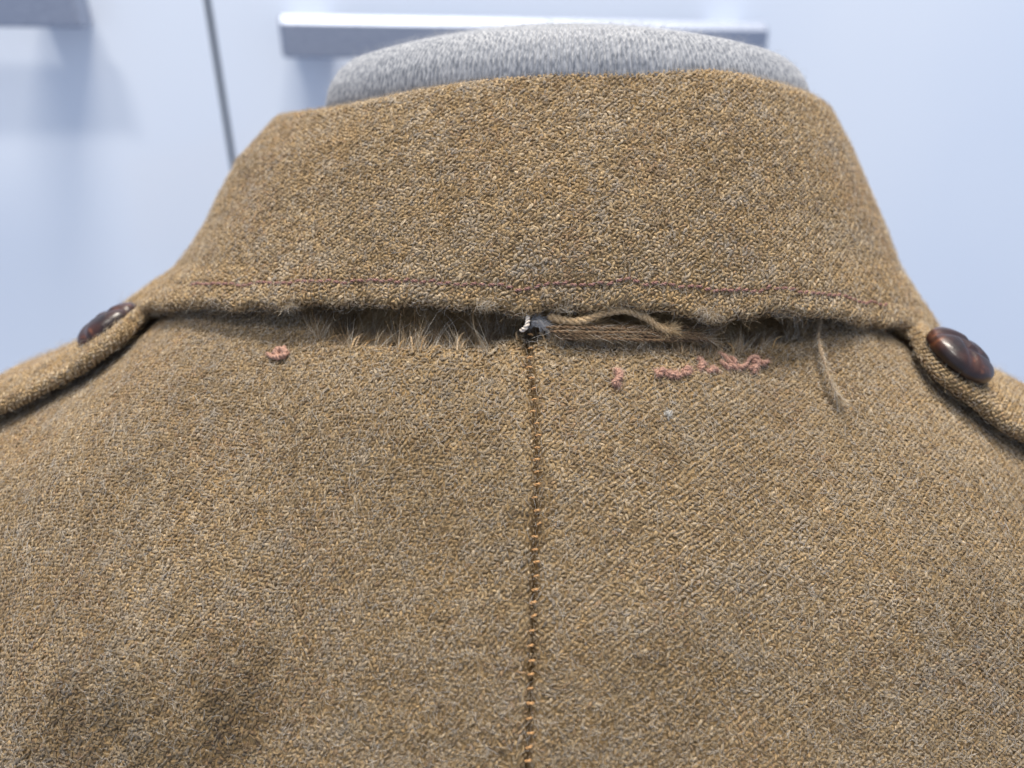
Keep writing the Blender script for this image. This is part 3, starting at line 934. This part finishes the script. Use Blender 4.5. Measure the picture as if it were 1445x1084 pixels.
# broken yarn ends sticking out of the torn edge
for i in range(100):
    x = random.uniform(450, 1120)
    if 735 < x < 765: continue
    yb = float(torn_y(x)) + random.uniform(0, 7); u0, v0 = BACK.at_px(x, yb)
    p0 = BACK.pos(u0, v0); n0 = BACK.nrm(u0, v0); a0 = BACK.tu(u0, v0); d0 = -BACK.tv(u0, v0)
    L = random.uniform(0.0014, 0.0038) * (1.0 if x < 745 else 0.65); sx = random.gauss(0.1, 0.5); li = random.uniform(0.0004, 0.0012)
    C = curve_points([p0 - d0 * 0.0006, p0 + n0 * (0.0005 + li * .5) + d0 * L * .35 + a0 * sx * L * .2, p0 + n0 * (0.0004 + li) + d0 * L * .7 + a0 * sx * L * .55, p0 + n0 * (0.0003 + li * 1.1) + d0 * L + a0 * sx * L * 1.1], 22)
    V, Q = ply_arrays(C, np.linspace(1, 0.55, 22) * random.uniform(0.00017, 0.00025), 2, 0.0011, 6)
    link(bpy.data.objects.new('yarn_end', mesh_np('yarn_end', V, Q, random.choice((M_WISP, M_TAN, M_TAN, M_CORD)))), back_l if x < 745 else back_r)

# ---- shoulder straps
def strap(edge_px, side, parent):
    E = np.array([BACK.at_px(x, y) for x, y in edge_px])
    na = 160
    EC = curve_points(np.c_[E, np.zeros(len(E))], na)[:, :2]
    a_len = np.concatenate([[0], np.cumsum(np.linalg.norm(np.diff(EC, axis=0), axis=1))])
    au = np.linspace(0, a_len[-1], na); EC = np.stack([np.interp(au, a_len, EC[:, 0]), np.interp(au, a_len, EC[:, 1])], 1)
    WID, TH, GAP = 0.046, 0.0023, 0.0026
    wv = np.arange(-0.010, WID + 0.002, 0.0005)
    A, Wg = np.meshgrid(np.arange(na), wv, indexing='ij')
    r = TH / 2
    un = np.clip(-Wg, 0, None); ang = np.clip(un / r, 0, np.pi); rest = np.clip(un - r * np.pi, 0, None)
    inn = np.clip(Wg, 0, None) - r * np.sin(ang) + rest + r
    hh = GAP + TH - r * (1 - np.cos(ang)) + 0.0006 * smooth(0.0, 0.006, Wg) - 0.0005 * smooth(.006, .012, Wg)
    tv = np.gradient(EC, axis=0); tv /= np.linalg.norm(tv, axis=1)[:, None]
    nrm2 = np.stack([-tv[:, 1], tv[:, 0]], 1) * (1 if side > 0 else -1)
    if nrm2[na // 2, 1] > 0: nrm2 = -nrm2
    d2 = nrm2[A] * 0.35 + np.array([0.0, -0.65]); d2 /= np.linalg.norm(d2, axis=-1, keepdims=True)
    U = EC[A, 0] + d2[..., 0] * inn; V = EC[A, 1] + d2[..., 1] * inn
    hh = hh + 0.0007 * (fbm(A / 21., Wg * 60, 7 + side, 2) - .5)
    hh = hh - (0.0040 * smooth(0.014, 0.002, au[A]))
    P = BACK.pos(U, V) + b0.nrm(U, V) * hh[..., None]
    if side > 0: P = P[::-1]
    S = Surf(au, wv, P)
    o = S.obj('shoulder_strap', M_BASE, parent, label='shoulder strap with the ' + ('partly hidden' if side < 0 else 'fully visible') + ' brown button')
    weave('woven_yarns', S, 0, au[-1], -0.0045, 0.040, CELL, o, 40 + side, None, 0.0, 0.0)
    fuzz('surface_fuzz', S, 2500, 0, au[-1], -0.004, 0.03, o, stand=0.7)
    return o, S


LE = [(262, 418), (240, 438), (222, 458), (196, 490), (150, 528), (100, 557), (50, 585), (0, 607), (-60, 634)]
RE_ = [(1236, 425), (1250, 450), (1264, 482), (1282, 520), (1305, 550), (1340, 578), (1390, 615), (1445, 645), (1510, 676)]
strap_l, SL = strap(LE, -1, jacket)
strap_r, SR = strap(RE_, 1, jacket)


# ---- buttons: domed braided leather knots
def mat_button():
    m, nt, b = new_mat('brown_leather_button')
    tc = N(nt, 'ShaderNodeTexCoord')
    nz = N(nt, 'ShaderNodeTexNoise'); nz.inputs['Scale'].default_value = 260; nz.inputs['Detail'].default_value = 3; nz.inputs['Distortion'].default_value = 0.6
    nt.links.new(tc.outputs['Object'], nz.inputs['Vector'])
    rp = ramp(nt, [(0.34, (0.012, 0.006, 0.005)), (0.54, (0.030, 0.011, 0.008)), (0.67, (0.055, 0.019, 0.011)), (0.80, (0.22, 0.075, 0.03))])
    nt.links.new(nz.outputs['Fac'], rp.inputs['Fac']); nt.links.new(rp.outputs['Color'], b.inputs['Base Color'])
    n2 = N(nt, 'ShaderNodeTexNoise'); n2.inputs['Scale'].default_value = 900
    nt.links.new(tc.outputs['Object'], n2.inputs['Vector'])
    bp = N(nt, 'ShaderNodeBump'); bp.inputs['Strength'].default_value = 0.25; bp.inputs['Distance'].default_value = 0.0003
    nt.links.new(n2.outputs['Fac'], bp.inputs['Height']); nt.links.new(bp.outputs['Normal'], b.inputs['Normal'])
    b.inputs['Roughness'].default_value = 0.38; b.inputs['Coat Weight'].default_value = 0.2; b.inputs['Coat Roughness'].default_value = 0.2
    return m


def button_mesh():
    R, Hh = 0.0068, 0.0029
    nr, na = 40, 96
    rr = np.linspace(0, 1, nr)[:, None]; th = np.linspace(0, 2 * np.pi, na, endpoint=False)[None, :]
    x = rr * np.cos(th); y = rr * np.sin(th)
    z = np.sqrt(np.clip(1 - rr ** 2.3, 0, 1)) + 0 * th
    # knotted strip: four domed leaves tucked under one another like a pinwheel
    def seg(ax_, ay_, bx_, by_):
        dx, dy = bx_ - ax_, by_ - ay_; t_ = np.clip(((x - ax_) * dx + (y - ay_) * dy) / (dx * dx + dy * dy), 0, 1)
        return np.hypot(x - ax_ - t_ * dx, y - ay_ - t_ * dy)
    c0 = 0.26
    dd = np.minimum.reduce([seg(-1.1, c0, c0, c0), seg(c0, 1.1, c0, -c0), seg(1.1, -c0, -c0, -c0), seg(-c0, -1.1, -c0, c0)])
    lob = smooth(0.0, 0.22, dd)
    z = z * (0.80 + 0.20 * lob)
    top = np.stack([x * R * (0.95 + .05 * lob), y * R * (0.95 + .05 * lob), z * Hh + 0.0012], -1)
    low = np.stack([x[-1] * R * 0.99, y[-1] * R * 0.99, 0 * x[-1] + 0.0002], -1)[None]
    low2 = np.stack([x[-1] * R * 0.80, y[-1] * R * 0.80, 0 * x[-1] - 0.0006], -1)[None]
    V = np.concatenate([top, low, low2]).reshape(-1, 3)
    return mesh_np('button', V, grid_quads(nr + 2, na, True), mat_button())


BM = button_mesh()


def button_at(px, w, S, parent, rot, lift):
    us = np.linspace(S.u[0], S.u[-1], 400)
    X, Y, D = project(S.pos(us, np.full(400, w)))
    u = float(us[np.argmin(np.abs(X - px))])
    put('button', BM, S, u, w, rot, parent, lift)


button_at(1348, 0.0062, SR, strap_r, 0.4, 0.0000)
button_at(156, 0.0100, SL, strap_l, 1.1, -0.0009)

# =================================================================== lint on the cloth
lu, lv = BACK.at_px(941, 586)
lp = BACK.pos(lu, lv); ln_ = BACK.nrm(lu, lv)
lint = thing('lint_fleck', tuple(lp), 'small white fleck of lint below the pink thread remnants', 'lint')
c = []
for i in range(90):
    p = lp + ln_ * 0.0004 + RNG.normal(0, 0.00028, 3); a = [p]
    d = RNG.normal(0, 1, 3); d /= np.linalg.norm(d)
    for j in range(5):
        d = d + RNG.normal(0, 0.5, 3); d /= np.linalg.norm(d); p = p + d * 0.00022; a.append(p)
    c.append(a)
hair('lint_fibres', np.array(c), np.full(90, 2.6e-5), M_LINT, lint)
